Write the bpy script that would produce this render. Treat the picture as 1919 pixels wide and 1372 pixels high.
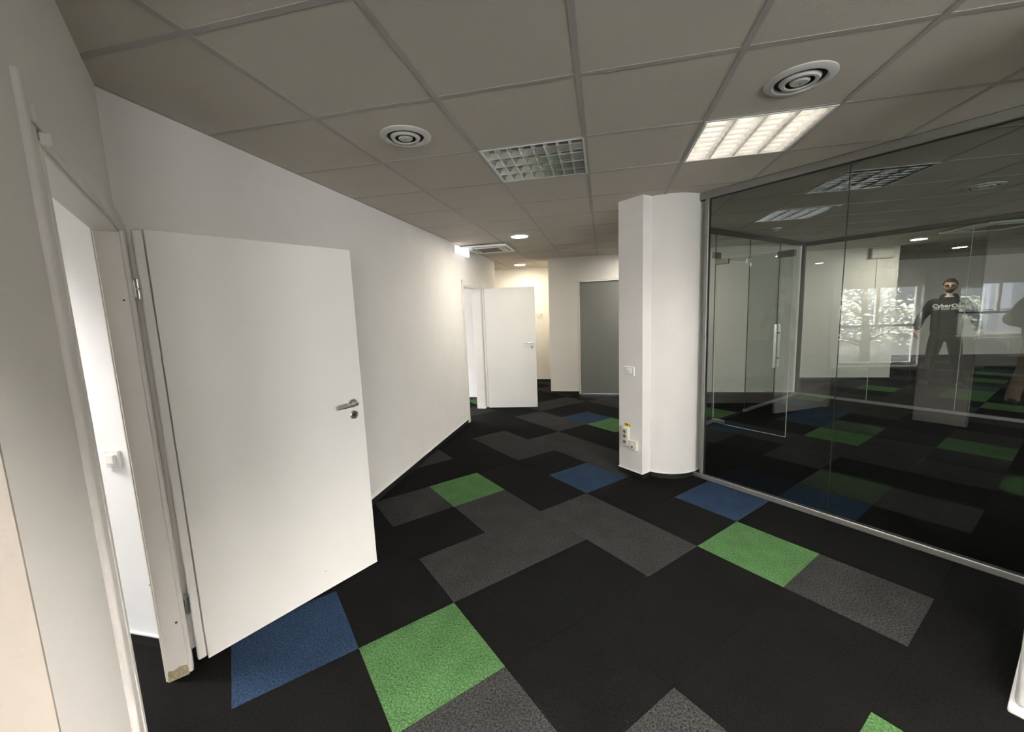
import bpy, bmesh, math, random
from mathutils import Vector, Matrix
from mathutils.bvhtree import BVHTree

# ---------------------------------------------------------------- clean + basics
for o in list(bpy.data.objects): bpy.data.objects.remove(o, do_unlink=True)
S = bpy.context.scene
COL = S.collection
PI = math.pi
random.seed(7)
CH = 1.552            # camera height
TOP = 2.468           # suspended ceiling height

# ---------------------------------------------------------------- camera
def make_camera():
    pit, roll, yaw, f = .1325, -.0386, .222, 762.0
    fw = Vector((0, math.cos(pit), -math.sin(pit))); up = Vector((0, math.sin(pit), math.cos(pit))); r = Vector((1, 0, 0))
    r2 = math.cos(roll)*r + math.sin(roll)*up; u2 = -math.sin(roll)*r + math.cos(roll)*up
    R = Matrix.Rotation(yaw, 3, 'Z')
    r2, u2, fw = R @ r2, R @ u2, R @ fw
    cd = bpy.data.cameras.new('camera'); cam = bpy.data.objects.new('camera', cd); COL.objects.link(cam)
    m = Matrix((r2, u2, -fw)).transposed().to_4x4(); m.translation = Vector((0, 0, CH))
    cam.matrix_world = m
    cd.sensor_width = 36; cd.lens = f/1919*36; cd.clip_start = .03; cd.clip_end = 300
    S.camera = cam
make_camera()

# ---------------------------------------------------------------- world, sun, exposure
W = bpy.data.worlds.new('world'); S.world = W; W.use_nodes = True
bg = W.node_tree.nodes['Background']
bg.inputs['Color'].default_value = (.985, .985, 1.0, 1); bg.inputs['Strength'].default_value = 23.0
sd = bpy.data.lights.new('sun', 'SUN'); sd.energy = 27; sd.angle = .01; sd.color = (1, .95, .88)
so = bpy.data.objects.new('sun', sd); COL.objects.link(so); so.rotation_euler = (0, math.radians(38), math.radians(20))
S.view_settings.view_transform = 'Standard'; S.view_settings.look = 'None'
S.view_settings.gamma = 1; S.view_settings.use_curve_mapping = False
S.view_settings.exposure = 0.96
TUBE_E = 110.0         # fluorescent tubes of the lit louvre lamp in view
TUBE_ADDED = 420.0         # stronger tubes of the unseen lamps added to brighten the room
DOWN_E = 135.0         # downlights
S.cycles.transparent_max_bounces = 24
S.cycles.max_bounces = 10; S.cycles.diffuse_bounces = 5; S.cycles.glossy_bounces = 5

# ---------------------------------------------------------------- materials
def lin(c):
    return tuple((x/12.92 if x <= .04045 else ((x+.055)/1.055)**2.4) for x in c)
def mat(name, col, rough=.5, metal=0, spec=.5, noise=0, nscale=60, bump=0, bscale=200, emis=None, es=0):
    m = bpy.data.materials.new(name); m.use_nodes = True
    nt = m.node_tree; b = nt.nodes['Principled BSDF']
    b.inputs['Base Color'].default_value = (*col, 1); b.inputs['Roughness'].default_value = rough
    b.inputs['Metallic'].default_value = metal; b.inputs['Specular IOR Level'].default_value = spec
    geo = nt.nodes.new('ShaderNodeNewGeometry')
    if noise:
        n = nt.nodes.new('ShaderNodeTexNoise'); n.inputs['Scale'].default_value = nscale; n.inputs['Detail'].default_value = 4
        nt.links.new(geo.outputs['Position'], n.inputs['Vector'])
        mr = nt.nodes.new('ShaderNodeMapRange'); mr.inputs['From Min'].default_value = .3; mr.inputs['From Max'].default_value = .7
        mr.inputs['To Min'].default_value = 1-noise; mr.inputs['To Max'].default_value = 1+noise
        nt.links.new(n.outputs['Fac'], mr.inputs['Value'])
        mx = nt.nodes.new('ShaderNodeVectorMath'); mx.operation = 'SCALE'; mx.inputs[0].default_value = col
        nt.links.new(mr.outputs['Result'], mx.inputs['Scale']); nt.links.new(mx.outputs['Vector'], b.inputs['Base Color'])
    if bump:
        n2 = nt.nodes.new('ShaderNodeTexNoise'); n2.inputs['Scale'].default_value = bscale; n2.inputs['Detail'].default_value = 3
        nt.links.new(geo.outputs['Position'], n2.inputs['Vector'])
        bp = nt.nodes.new('ShaderNodeBump'); bp.inputs['Strength'].default_value = bump; bp.inputs['Distance'].default_value = .002
        nt.links.new(n2.outputs['Fac'], bp.inputs['Height']); nt.links.new(bp.outputs['Normal'], b.inputs['Normal'])
    if emis:
        b.inputs['Emission Color'].default_value = (*emis, 1); b.inputs['Emission Strength'].default_value = es
    return m
def carpet_mat(name, dark, light, mid=.5):
    m = bpy.data.materials.new(name); m.use_nodes = True
    nt = m.node_tree; b = nt.nodes['Principled BSDF']; b.inputs['Roughness'].default_value = .95; b.inputs['Specular IOR Level'].default_value = .08
    geo = nt.nodes.new('ShaderNodeNewGeometry')
    n = nt.nodes.new('ShaderNodeTexNoise'); n.inputs['Scale'].default_value = 120; n.inputs['Detail'].default_value = 6; n.inputs['Roughness'].default_value = .85
    nt.links.new(geo.outputs['Position'], n.inputs['Vector'])
    r = nt.nodes.new('ShaderNodeValToRGB'); r.color_ramp.elements[0].position = mid-.07; r.color_ramp.elements[1].position = mid+.11
    r.color_ramp.elements[0].color = (*dark, 1); r.color_ramp.elements[1].color = (*light, 1)
    nt.links.new(n.outputs['Fac'], r.inputs['Fac'])
    n3 = nt.nodes.new('ShaderNodeTexNoise'); n3.inputs['Scale'].default_value = 6; n3.inputs['Detail'].default_value = 4
    nt.links.new(geo.outputs['Position'], n3.inputs['Vector'])
    mr = nt.nodes.new('ShaderNodeMapRange'); mr.inputs['From Min'].default_value = .3; mr.inputs['From Max'].default_value = .7
    mr.inputs['To Min'].default_value = .85; mr.inputs['To Max'].default_value = 1.15
    nt.links.new(n3.outputs['Fac'], mr.inputs['Value'])
    mx = nt.nodes.new('ShaderNodeVectorMath'); mx.operation = 'SCALE'
    nt.links.new(r.outputs['Color'], mx.inputs[0]); nt.links.new(mr.outputs['Result'], mx.inputs['Scale'])
    nt.links.new(mx.outputs['Vector'], b.inputs['Base Color'])
    bp = nt.nodes.new('ShaderNodeBump'); bp.inputs['Strength'].default_value = .8; bp.inputs['Distance'].default_value = .003
    nt.links.new(n.outputs['Fac'], bp.inputs['Height']); nt.links.new(bp.outputs['Normal'], b.inputs['Normal'])
    return m
def glass_mat(name, tint, refl=1.0):
    # clear pane: straight-through transmission + Fresnel (Schlick) mirror reflection on each face
    m = bpy.data.materials.new(name); m.use_nodes = True; nt = m.node_tree
    for n in list(nt.nodes): nt.nodes.remove(n)
    out = nt.nodes.new('ShaderNodeOutputMaterial'); mix = nt.nodes.new('ShaderNodeMixShader')
    tr = nt.nodes.new('ShaderNodeBsdfTransparent'); tr.inputs['Color'].default_value = (*tint, 1)
    gl = nt.nodes.new('ShaderNodeBsdfGlossy'); gl.inputs['Roughness'].default_value = 0.0; gl.inputs['Color'].default_value = (1, 1, 1, 1)
    geo = nt.nodes.new('ShaderNodeNewGeometry')
    dot = nt.nodes.new('ShaderNodeVectorMath'); dot.operation = 'DOT_PRODUCT'
    nt.links.new(geo.outputs['Incoming'], dot.inputs[0]); nt.links.new(geo.outputs['Normal'], dot.inputs[1])
    ab = nt.nodes.new('ShaderNodeMath'); ab.operation = 'ABSOLUTE'; nt.links.new(dot.outputs['Value'], ab.inputs[0])
    om = nt.nodes.new('ShaderNodeMath'); om.operation = 'SUBTRACT'; om.inputs[0].default_value = 1; nt.links.new(ab.outputs[0], om.inputs[1])
    pw = nt.nodes.new('ShaderNodeMath'); pw.operation = 'POWER'; pw.inputs[1].default_value = 5; nt.links.new(om.outputs[0], pw.inputs[0])
    ma = nt.nodes.new('ShaderNodeMath'); ma.operation = 'MULTIPLY_ADD'; ma.inputs[1].default_value = .95; ma.inputs[2].default_value = .045*refl
    nt.links.new(pw.outputs[0], ma.inputs[0])
    nt.links.new(ma.outputs[0], mix.inputs['Fac']); nt.links.new(tr.outputs[0], mix.inputs[1]); nt.links.new(gl.outputs[0], mix.inputs[2])
    nt.links.new(mix.outputs[0], out.inputs['Surface'])
    return m

M = {}
M['wall'] = mat('wall_paint', (.85, .825, .795), .75, spec=.25, noise=.02, nscale=3, bump=.25, bscale=120)
M['wall_daylit'] = mat('wall_paint_daylit', (.88, .90, .94), .75, spec=.25, noise=.02, nscale=3, bump=.25, bscale=120)  # same wall paint with the room's bluish daylight put into its colour
M['ceil'] = mat('ceiling_tile', (.59, .545, .485), .9, spec=.1, noise=.02, nscale=2.5, bump=.5, bscale=260)
M['rail'] = mat('ceiling_rail_paint', (.40, .385, .355), .5, spec=.3)
M['slab'] = mat('slab_grey', (.25, .25, .25), .9)
M['wall_warm_toned'] = mat('wall_paint_warm_toned', (.30, .265, .23), .75, noise=.02, nscale=3, bump=.25, bscale=120)  # wall paint with warm window light put into its colour, then darkened
M['lip'] = mat('white_edge', (.86, .86, .84), .5)
M['black'] = mat('black_baseboard', (.012, .012, .013), .45, noise=.2, nscale=30)
M['door'] = mat('door_laminate', (.85, .83, .785), .32, spec=.45, noise=.01, nscale=4)
M['frame'] = mat('door_frame_paint', (.78, .75, .71), .38, spec=.5, noise=.02, nscale=8)
M['greydoor'] = mat('grey_door_laminate', (.245, .25, .24), .4, noise=.02, nscale=4)
M['metal'] = mat('brushed_steel', (.62, .61, .59), .28, metal=1, noise=.08, nscale=90)
M['dmetal'] = mat('dark_steel', (.20, .19, .17), .35, metal=1, noise=.1, nscale=90)
M['alu'] = mat('anodised_aluminium', (.36, .36, .34), .5, metal=.8, noise=.03, nscale=20)
M['dalu'] = mat('dark_aluminium', (.13, .12, .105), .5, metal=.6, noise=.03, nscale=20)
M['gasket'] = mat('black_gasket', (.015, .015, .015), .6)
M['mirror'] = mat('louvre_aluminium', (.92, .92, .94), .16, metal=1, noise=.03, nscale=40)
M['louvre_darkened'] = mat('louvre_aluminium_darkened', (.08, .08, .08), .25, metal=1, noise=.03, nscale=40)  # same louvre metal, darkened in colour to hold back window reflections
M['semi'] = mat('bright_blade', (.88, .86, .82), .10, metal=.945, noise=.03, nscale=40)
M['ridge'] = mat('bright_ridge', (.60, .59, .58), .10, metal=1, noise=.03, nscale=40)
M['house'] = mat('lamp_housing_white', (.8, .8, .78), .5)
M['tube_on'] = mat('fluorescent_tube_lit', (.9, .9, .9), .4, emis=(1, .94, .87), es=TUBE_E)
M['tube_added'] = mat('fluorescent_tube_added', (.9, .9, .9), .4, emis=(1, .94, .87), es=TUBE_ADDED)
M['tube_off'] = mat('fluorescent_tube_off', (.85, .86, .88), .3)
M['down_on'] = mat('downlight_diffuser_lit', (.9, .9, .9), .5, emis=(1, .93, .80), es=DOWN_E)
M['down_warm'] = mat('downlight_diffuser_warm', (.9, .9, .9), .5, emis=(1, .88, .66), es=DOWN_E)
M['sign_on'] = mat('emergency_diffuser_lit', (.9, .9, .9), .4, emis=(1, .96, 1), es=1.0)
M['plastic'] = mat('white_plastic', (.80, .80, .79), .35)
M['cream'] = mat('cream_plastic', (.70, .68, .60), .4)
M['dark'] = mat('dark_opening', (.01, .01, .01), .8)
M['vent'] = mat('vent_paint', (.58, .57, .54), .45)
M['grille'] = mat('grille_brown', (.16, .14, .12), .6)
M['yellow'] = mat('yellow_sticker', (.85, .68, .02), .5)
M['ink'] = mat('black_ink', (.01, .01, .01), .6)
M['white_ink'] = mat('white_print', (.85, .85, .85), .7)
M['chip'] = mat('bare_board', (.38, .34, .22), .9, noise=.35, nscale=90, bump=.8, bscale=150)
M['c_black'] = carpet_mat('carpet_black', (.0004, .0004, .0004), (.0090, .0090, .0086), .53)
M['c_grey'] = carpet_mat('carpet_grey', (.0040, .0040, .0040), (.046, .0455, .0450))
M['c_green'] = carpet_mat('carpet_green', (.018, .050, .014), (.085, .175, .072))
M['c_blue'] = carpet_mat('carpet_blue', (.0035, .009, .022), (.025, .048, .090))
M['glass'] = glass_mat('partition_glass', (.89, .905, .89))
M['wglass'] = glass_mat('window_glass', (.97, .975, .97))
M['gedge'] = mat('polished_glass_edge', (.55, .66, .60), .15, spec=.8)
M['skin'] = mat('skin', (.52, .30, .22), .55, noise=.06, nscale=25)
M['hair'] = mat('dark_hair', (.015, .011, .009), .6, noise=.3, nscale=120, bump=.8, bscale=200)
M['hoodie'] = mat('black_sweat_fabric', (.014, .014, .016), .9, noise=.2, nscale=60, bump=.6, bscale=60)
M['trous'] = mat('dark_trouser_cloth', (.011, .011, .014), .85, noise=.2, nscale=60, bump=.4, bscale=60)
M['shoe'] = mat('black_shoe', (.01, .01, .01), .5, noise=.2, nscale=40)
M['tee'] = mat('white_cotton', (.75, .75, .75), .8)
M['lens'] = mat('dark_lens', (.01, .01, .012), .12)
M['plum'] = mat('plum_jacket', (.075, .045, .05), .85, noise=.25, nscale=50, bump=.5, bscale=60)
M['khaki'] = mat('khaki_cloth', (.42, .34, .24), .85, noise=.12, nscale=50, bump=.4, bscale=60)
M['bark'] = mat('bark', (.045, .035, .025), .9, noise=.3, nscale=14, bump=1, bscale=30)
M['leaf'] = mat('leaf', (.54, .56, .46), .5, noise=.3, nscale=5)
M['ground'] = mat('outdoor_paving', (.035, .035, .03), .9, noise=.15, nscale=3)
M['concrete'] = mat('facade_concrete', (.05, .055, .065), .9, noise=.1, nscale=1.5)
M['pane_dark'] = mat('facade_glass', (.05, .06, .08), .1)

# ---------------------------------------------------------------- mesh helpers
def tag(o, label=None, cat=None, group=None, kind=None):
    if label: o['label'] = label
    if cat: o['category'] = cat
    if group: o['group'] = group
    if kind: o['kind'] = kind
    return o
def link(name, me, m=None, parent=None, smooth=False, M4=None):
    o = bpy.data.objects.new(name, me); COL.objects.link(o)
    if m is not None and not me.materials: me.materials.append(M[m] if isinstance(m, str) else m)
    if smooth:
        me.polygons.foreach_set('use_smooth', [True]*len(me.polygons))
    if parent: o.parent = parent
    if M4 is not None: o.matrix_local = M4
    return o
def empty(name, loc=(0, 0, 0), rz=0, parent=None):
    o = bpy.data.objects.new(name, None); COL.objects.link(o); o.location = loc; o.rotation_euler = (0, 0, rz)
    o.empty_display_size = .1
    if parent: o.parent = parent
    return o
def copy_tree(o, parent=None):
    c = o.copy(); COL.objects.link(c); c.parent = parent
    for ch in [x for x in bpy.data.objects if x.parent == o]: copy_tree(ch, c)
    return c
class B:
    """collects shapes; build() makes ONE mesh object"""
    def __init__(s): s.v = []; s.f = []
    def add(s, v, f):
        n = len(s.v); s.v += [tuple(x) for x in v]; s.f += [tuple(i+n for i in q) for q in f]; return s
    def box(s, x0, x1, y0, y1, z0, z1, T=None):
        v = [Vector(p) for p in ((x0,y0,z0),(x1,y0,z0),(x1,y1,z0),(x0,y1,z0),(x0,y0,z1),(x1,y0,z1),(x1,y1,z1),(x0,y1,z1))]
        if T is not None: v = [T @ p for p in v]
        return s.add(v, [(0,3,2,1),(4,5,6,7),(0,1,5,4),(1,2,6,5),(2,3,7,6),(3,0,4,7)])
    def rbox(s, x0, x1, y0, y1, z0, z1, r=.003, T=None, n=1):
        bm = bmesh.new(); t = Matrix.Translation(((x0+x1)/2, (y0+y1)/2, (z0+z1)/2)) @ Matrix.Diagonal((x1-x0, y1-y0, z1-z0, 1))
        bmesh.ops.create_cube(bm, size=1, matrix=t)
        bmesh.ops.bevel(bm, geom=bm.edges[:], offset=r, segments=n, affect='EDGES', profile=.5)
        return s.frombm(bm, T)
    def frombm(s, bm, T=None):
        bm.verts.index_update(); v = [(T @ x.co if T is not None else x.co.copy()) for x in bm.verts]
        f = [tuple(q.index for q in p.verts) for p in bm.faces]; bm.free(); return s.add(v, f)
    def tube(s, pts, rad, n=12, cap=True):
        pts = [Vector(p) for p in pts]; rads = rad if isinstance(rad, (list, tuple)) else [rad]*len(pts)
        rings = []; prev = None
        for i, p in enumerate(pts):
            d = (pts[min(i+1, len(pts)-1)]-pts[max(i-1, 0)]).normalized()
            if prev is None:
                a = Vector((0, 0, 1)) if abs(d.z) < .9 else Vector((1, 0, 0)); u = d.cross(a).normalized()
            else: u = (prev-d*prev.dot(d)).normalized()
            prev = u; w = d.cross(u)
            rings.append([p+(u*math.cos(2*PI*k/n)+w*math.sin(2*PI*k/n))*rads[i] for k in range(n)])
        v = [x for r in rings for x in r]; f = []
        for i in range(len(rings)-1):
            for k in range(n): f.append((i*n+k, i*n+(k+1) % n, (i+1)*n+(k+1) % n, (i+1)*n+k))
        if cap: f.append(tuple(range(n))[::-1]); f.append(tuple(range((len(rings)-1)*n, len(rings)*n)))
        return s.add(v, f)
    def lathe(s, prof, n=32, T=None, closed=False):
        v = []; f = []; m = len(prof)
        for k in range(n):
            a = 2*PI*k/n
            for r, z in prof: v.append(Vector((r*math.cos(a), r*math.sin(a), z)))
        for k in range(n):
            k2 = (k+1) % n
            for j in range(m-1 if not closed else m):
                j2 = (j+1) % m
                f.append((k*m+j, k2*m+j, k2*m+j2, k*m+j2))
        if T is not None: v = [T @ p for p in v]
        return s.add(v, f)
    def prism(s, poly, z0, z1, T=None):
        n = len(poly); v = [Vector((x, y, z0)) for x, y in poly]+[Vector((x, y, z1)) for x, y in poly]
        if T is not None: v = [T @ p for p in v]
        f = [tuple(range(n))[::-1], tuple(range(n, 2*n))]+[(i, (i+1) % n, n+(i+1) % n, n+i) for i in range(n)]
        return s.add(v, f)
    def mesh(s, name):
        me = bpy.data.meshes.new(name); me.from_pydata(s.v, [], s.f)
        bm = bmesh.new(); bm.from_mesh(me); bmesh.ops.remove_doubles(bm, verts=bm.verts, dist=1e-6)
        bmesh.ops.recalc_face_normals(bm, faces=bm.faces); bm.to_mesh(me); bm.free(); return me
    def build(s, name, m, parent=None, smooth=False, M4=None):
        return link(name, s.mesh(name), m, parent, smooth, M4)
def smooth_by_angle(o, ang=35):
    bm = bmesh.new(); bm.from_mesh(o.data)
    for f in bm.faces: f.smooth = True
    for e in bm.edges:
        e.smooth = not (len(e.link_faces) == 2 and e.calc_face_angle(0) > math.radians(ang))
    bm.to_mesh(o.data); bm.free(); return o
def frameT(A, Bp, z=0):
    """local x along A->B, local y = to the LEFT of A->B, z up"""
    d = (Vector(Bp)-Vector(A)).normalized(); T = Matrix(((d.x, -d.y, 0, A[0]), (d.y, d.x, 0, A[1]), (0, 0, 1, z), (0, 0, 0, 1)))
    return T

# ---------------------------------------------------------------- directions of the glass / carpet grid
D1 = Vector((math.cos(-.749), math.sin(-.749)))     # along the long glass walls, to the right and towards us
D2 = Vector((-D1.y, D1.x))                          # away from us
A0 = Vector((.85, 3.80)); C3 = Vector((3.158, 7.55)); K = C3-4.319*D2

# ---------------------------------------------------------------- floor of carpet tiles
floor = B().box(-5.6, 13.2, -5.4, 13.2, -.14, -.008).build('floor', 'slab'); tag(floor, kind='structure')
green = {(-1,-1),(1,2),(3,-2),(6,3),(1,-4),(9,-1),(10,-3),(16,-2),(17,-2),(9,2),(20,-2),(22,-2),(13,1)}
blue = {(-2,0),(3,1),(4,-1),(6,4),(5,-2),(8,1),(10,0),(11,0),(12,1)}
grey = {(0,0),(1,0),(1,1),(2,0),(2,-1),(0,2),(3,-3),(3,4),(3,3),(4,3),(4,2),(4,1),(5,5),(5,4),(-1,-2),(0,-3),(1,4),
        (6,6),(7,6),(4,7),(8,5),(8,4),(8,7),(6,-2),(6,-3),(7,-1),(8,0),(8,-1),(8,-2),(8,-3),(9,-2),(7,1),(10,-1),(11,-3),
        (12,-1),(12,0),(14,1),(13,-2),(14,-2),(15,-1),(16,-1),(17,-1),(13,0),(14,-1),(19,0),(19,-1),(18,1),(15,2),(16,2),(8,8),(2,9),(3,9),(8,-5)}
def tile_kind(i, j):
    if (i, j) in green: return 'c_green'
    if (i, j) in blue: return 'c_blue'
    if (i, j) in grey: return 'c_grey'
    if -4 <= i <= 12 and -4 <= j <= 7: return 'c_black'
    h = random.Random(i*131+j*977).random()
    return 'c_green' if h < .04 else 'c_blue' if h < .09 else 'c_grey' if h < .40 else 'c_black'
cam_inv = S.camera.matrix_world.inverted()
def pix(p):
    q = cam_inv @ Vector(p)
    if q.z > -.05: return None
    return (959.5+762*q.x/-q.z, 686-762*q.y/-q.z, -q.z)
cells = []
for i in range(-24, 34):
    for j in range(-24, 34):
        c = Vector((-.80, 1.89))+(i+.5)*.5*D2-(j+.5)*.5*D1
        if not (-5.35 < c.x < 12.9 and -5.0 < c.y < 12.9): continue
        vis = not (c.x < -2.6 and c.y < 7.2) and not (-.7 < c.x < 3.0 and c.y > 7.8) and c.y < 12.5
        a = 0
        q = pix((c.x, c.y, 0))
        if q and vis and -60 < q[0] < 1980 and q[1] < 1460: a = 1/q[2]**3
        elif abs(c.x) < 2 and abs(c.y) < 2 and q: a = .002
        cells.append((a, i, j, c))
cells.sort(key=lambda t: -t[0])
tm = {}
for k in ('c_black', 'c_grey', 'c_green', 'c_blue'):
    me = B().box(-.2496, .2496, -.2496, .2496, -.009, 0).mesh('carpet_tile'); me.materials.append(M[k]); tm[k] = me
Rt = math.atan2(D2.y, D2.x)
rest = {}
for n, (a, i, j, c) in enumerate(cells):
    k = tile_kind(i, j)
    if n < 300 and a > 0:
        o = bpy.data.objects.new('carpet_tile', tm[k]); COL.objects.link(o); o.parent = floor
        o.location = (c.x, c.y, random.Random(n).uniform(0, .0006)); o.rotation_euler = (0, 0, Rt)
    else: rest.setdefault(k, []).append(c)
me = bpy.data.meshes.new('carpet_field'); v = []; f = []; mi = []
for a, k in enumerate(rest):
    me.materials.append(M[k])
    for c in rest[k]:
        T = Matrix.Translation((c.x, c.y, 0)) @ Matrix.Rotation(Rt, 4, 'Z'); b = B().box(-.2496, .2496, -.2496, .2496, -.009, 0, T)
        n0 = len(v); v += b.v; f += [tuple(x+n0 for x in q) for q in b.f]; mi += [a]*6
me.from_pydata(v, [], f); me.polygons.foreach_set('material_index', mi)
o = link('carpet_field', me, None, floor); o['kind'] = 'stuff'

# ---------------------------------------------------------------- ceiling of 60 cm tiles on rails
ceiling = B().box(-5.6, 13.2, -5.4, 13.2, TOP+.14, TOP+.30).build('ceiling', 'slab'); tag(ceiling, kind='structure')
GX, GY = -1.886, 1.17
lamps = {(2, 2): 'x', (4, 2): 'on', (6, 4): 'y', (6, 6): 'y'}
for c in ((4, -2), (3, -4), (5, -3), (1, -6), (-3, -1)): lamps[c] = 'off'
def cellc(c, r): return (GX+.6*(c+.5), GY+.6*(r+.5))
skip = set(lamps)
roomx = lambda c: GX+.6*(c+.5)
tiles = []
for c in range(-7, 25):
    for r in range(-14, 20):
        x, y = cellc(c, r)
        if not (-5.4 < x < 12.9 and -5.0 < y < 12.9): continue
        if (c, r) in skip: continue
        q = pix((x, y, TOP)); a = 0
        vis = not (x < -1.9 and y < 7.2) and not (-.95 < x < 3.1 and y > 7.5)
        if q and vis and -150 < q[0] < 2070 and q[1] > -200: a = 1/q[2]**3
        tiles.append((a, c, r))
tiles.sort(key=lambda t: -t[0])
tmesh = B().box(-.2985, .2985, -.2985, .2985, .0026, .018).mesh('ceiling_tile'); tmesh.materials.append(M['ceil'])
st = B()
for n, (a, c, r) in enumerate(tiles):
    x, y = cellc(c, r)
    if n < 300 and a > 0:
        o = bpy.data.objects.new('ceiling_tile', tmesh); COL.objects.link(o); o.parent = ceiling; o.location = (x, y, TOP)
    else: st.box(x-.2985, x+.2985, y-.2985, y+.2985, TOP+.0026, TOP+.018)
o = st.build('tile_field', 'ceil', ceiling); o['kind'] = 'stuff'
for c in range(-5, 25):
    x = GX+.6*c
    B().box(x-.012, x+.012, -5.1, 12.4, TOP, TOP+.0024).box(x-.0012, x+.0012, -5.1, 12.4, TOP+.0024, TOP+.04).build('ceiling_rail', 'rail', ceiling)
for r in range(-10, 20):
    y = GY+.6*r
    B().box(-5.5, 13, y-.012, y+.012, TOP+.0004, TOP+.0022).build('ceiling_rail', 'rail', ceiling)

# ---------------------------------------------------------------- walls
def wall(name, A, Bp, t=.12, z0=0, z1=TOP+.02, holes=(), m='wall', base=True, lab=None):
    """front face on the line A->B; the wall body lies to the LEFT of A->B; holes (s0,s1,z0,z1)"""
    T = frameT(A, Bp); L = (Vector(Bp)-Vector(A)).length
    b = B(); s = 0
    for (h0, h1, k0, k1) in sorted(holes):
        b.box(s, h0, 0, t, z0, z1, T)
        if k0 > z0+.001: b.box(h0, h1, 0, t, z0, k0, T)
        if k1 < z1-.001: b.box(h0, h1, 0, t, k1, z1, T)
        s = h1
    b.box(s, L, 0, t, z0, z1, T)
    me = bpy.data.meshes.new(name); me.from_pydata(b.v, [], b.f)
    o = link(name, me, m); tag(o, lab, kind='structure')
    if base:
        spans = []; s = 0
        for (h0, h1, k0, k1) in sorted(holes):
            if k0 < .1: spans.append((s, h0)); s = h1
        spans.append((s, L))
        bb = B(); lb = B()
        for a, c in spans:
            if c-a < .02: continue
            bb.box(a, c, -.006, .001, 0, .054, T); lb.box(a, c, -.009, .001, .054, .062, T)
        if bb.v:
            x = bb.build('baseboard', 'black', o); lb.build('plaster_lip', 'lip', o)
    return o
CN = (-1.886, 1.305); E = (-.787, .360)
wall('wall_left', CN, (-1.886, 7.24), holes=[(5.44-1.305, 6.26-1.305, 0, 1.95)])
wall('wall_near_left', E, CN, t=.062, holes=[(.437, 1.375, 0, 1.935)], base=False)
wall('wall_corridor_end', (-3.6, 8.80), (-.95, 8.80), t=.15)
wall('wall_corridor_right', (-.95, 8.79), (-.95, 7.47), t=.14, base=False)
wall('wall_far', (-.95, 7.45), (3.085, 7.45), t=.15, holes=[(.52, 1.42, 0, 2.065)])
wall('wall_corridor_left', (-3.6, 7.235), (-1.89, 7.235), t=-.12, base=False)
wall('wall_corridor_stop', (-3.6, 7.24), (-3.6, 8.80), t=.12)
wall('wall_return', (3.158, 8.78), (3.158, 7.63), t=-.12, base=False)
wall('wall_beyond', (3.158, 8.93), (5.275, 8.93), t=.16)
wall('wall_back_room', (3.0, 12.4), (13.0, 12.4), t=.15)
wall('wall_back_room_left', (3.2, 9.1), (3.2, 12.4), t=.15)
RY = -5.2
added_wins = [(-4.2, -3.4, .8, 2.1), (1.8, 3.4, .6, 1.9), (4.0, 5.6, .6, 1.9), (6.2, 7.8, .6, 1.9)]  # unseen rear windows, added to send daylight onto the left wall and door
wall('wall_right', (13.0, 12.4), (13.0, RY), t=.15)
wall('wall_rear', (13.0, RY), (-5.5, RY), t=.25, holes=[(13-b, 13-a, c, d) for a, b, c, d in added_wins], base=False)
wall('wall_room_left', (-5.4, 1.36), (-2.0, 1.36), t=.12, m='wall_daylit')
# partition that closes the near left room towards the open office behind the camera
wall('wall_partition', (-5.4, -2.95), (-.86, .305), t=.10, m='wall_warm_toned')
# outer facade with the windows
FX = -5.5
wins = [(-4.8, -3.4, .62, 1.82), (-2.60, -.98, .05, 1.82), (-.80, 1.15, .05, 2.3), (2.0, 4.0, .4, 2.2), (4.3, 6.9, .4, 2.2)]
wall('wall_facade', (FX, RY), (FX, 8.9), t=.25, holes=[(a-RY, b-RY, c, d) for a, b, c, d in wins], base=False)
for n, (a, b_, c, d) in enumerate(wins+added_wins):
    rear = n >= len(wins)
    w = empty('window_%d' % (n+1), ((a+b_)/2, RY, c) if rear else (FX, (a+b_)/2, c), PI/2 if rear else 0); tag(w, kind='structure')
    h = (b_-a)/2; H = d-c
    B().rbox(-.16, -.10, -h, -h+.06, 0, H).rbox(-.16, -.10, h-.06, h, 0, H).rbox(-.16, -.10, -h+.06, h-.06, 0, .06).rbox(-.16, -.10, -h+.06, h-.06, H-.06, H).build('window_frame', 'plastic', w)
    mid = (.93-c) if n == 1 else (1.15-c) if n < 1 else H*.45
    B().rbox(-.16, -.10, -h+.06, h-.06, mid-.025, mid+.025).build('transom', 'gasket' if n in (0, 1) else 'plastic', w)
    B().rbox(-.165, -.095, -.03, .03, mid+.025, H-.06).build('mullion', 'plastic', w)
    B().box(-.135, -.129, -h+.05, h-.05, .05, mid-.02).build('pane', 'wglass', w)
    B().box(-.135, -.129, -h+.05, h-.05, mid+.02, H-.05).build('pane', 'wglass', w)
    B().rbox(-.09, .06, -h-.02, h+.02, -.03, 0).build('window_sill', 'lip', w)
# outer corner of the wall on our right and its base
T = Matrix.Translation((1.478, 1.69, 0)) @ Matrix.Rotation(-.749, 4, 'Z')
o = B().rbox(0, .55, 0, .55, .03, TOP+.01, .02, T, 3).build('wall_pier_right', 'wall'); tag(o, kind='structure'); smooth_by_angle(o)
B().rbox(-.012, .56, -.012, .56, 0.0, .032, .008, T, 2).build('baseboard_right', 'lip', o)

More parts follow.
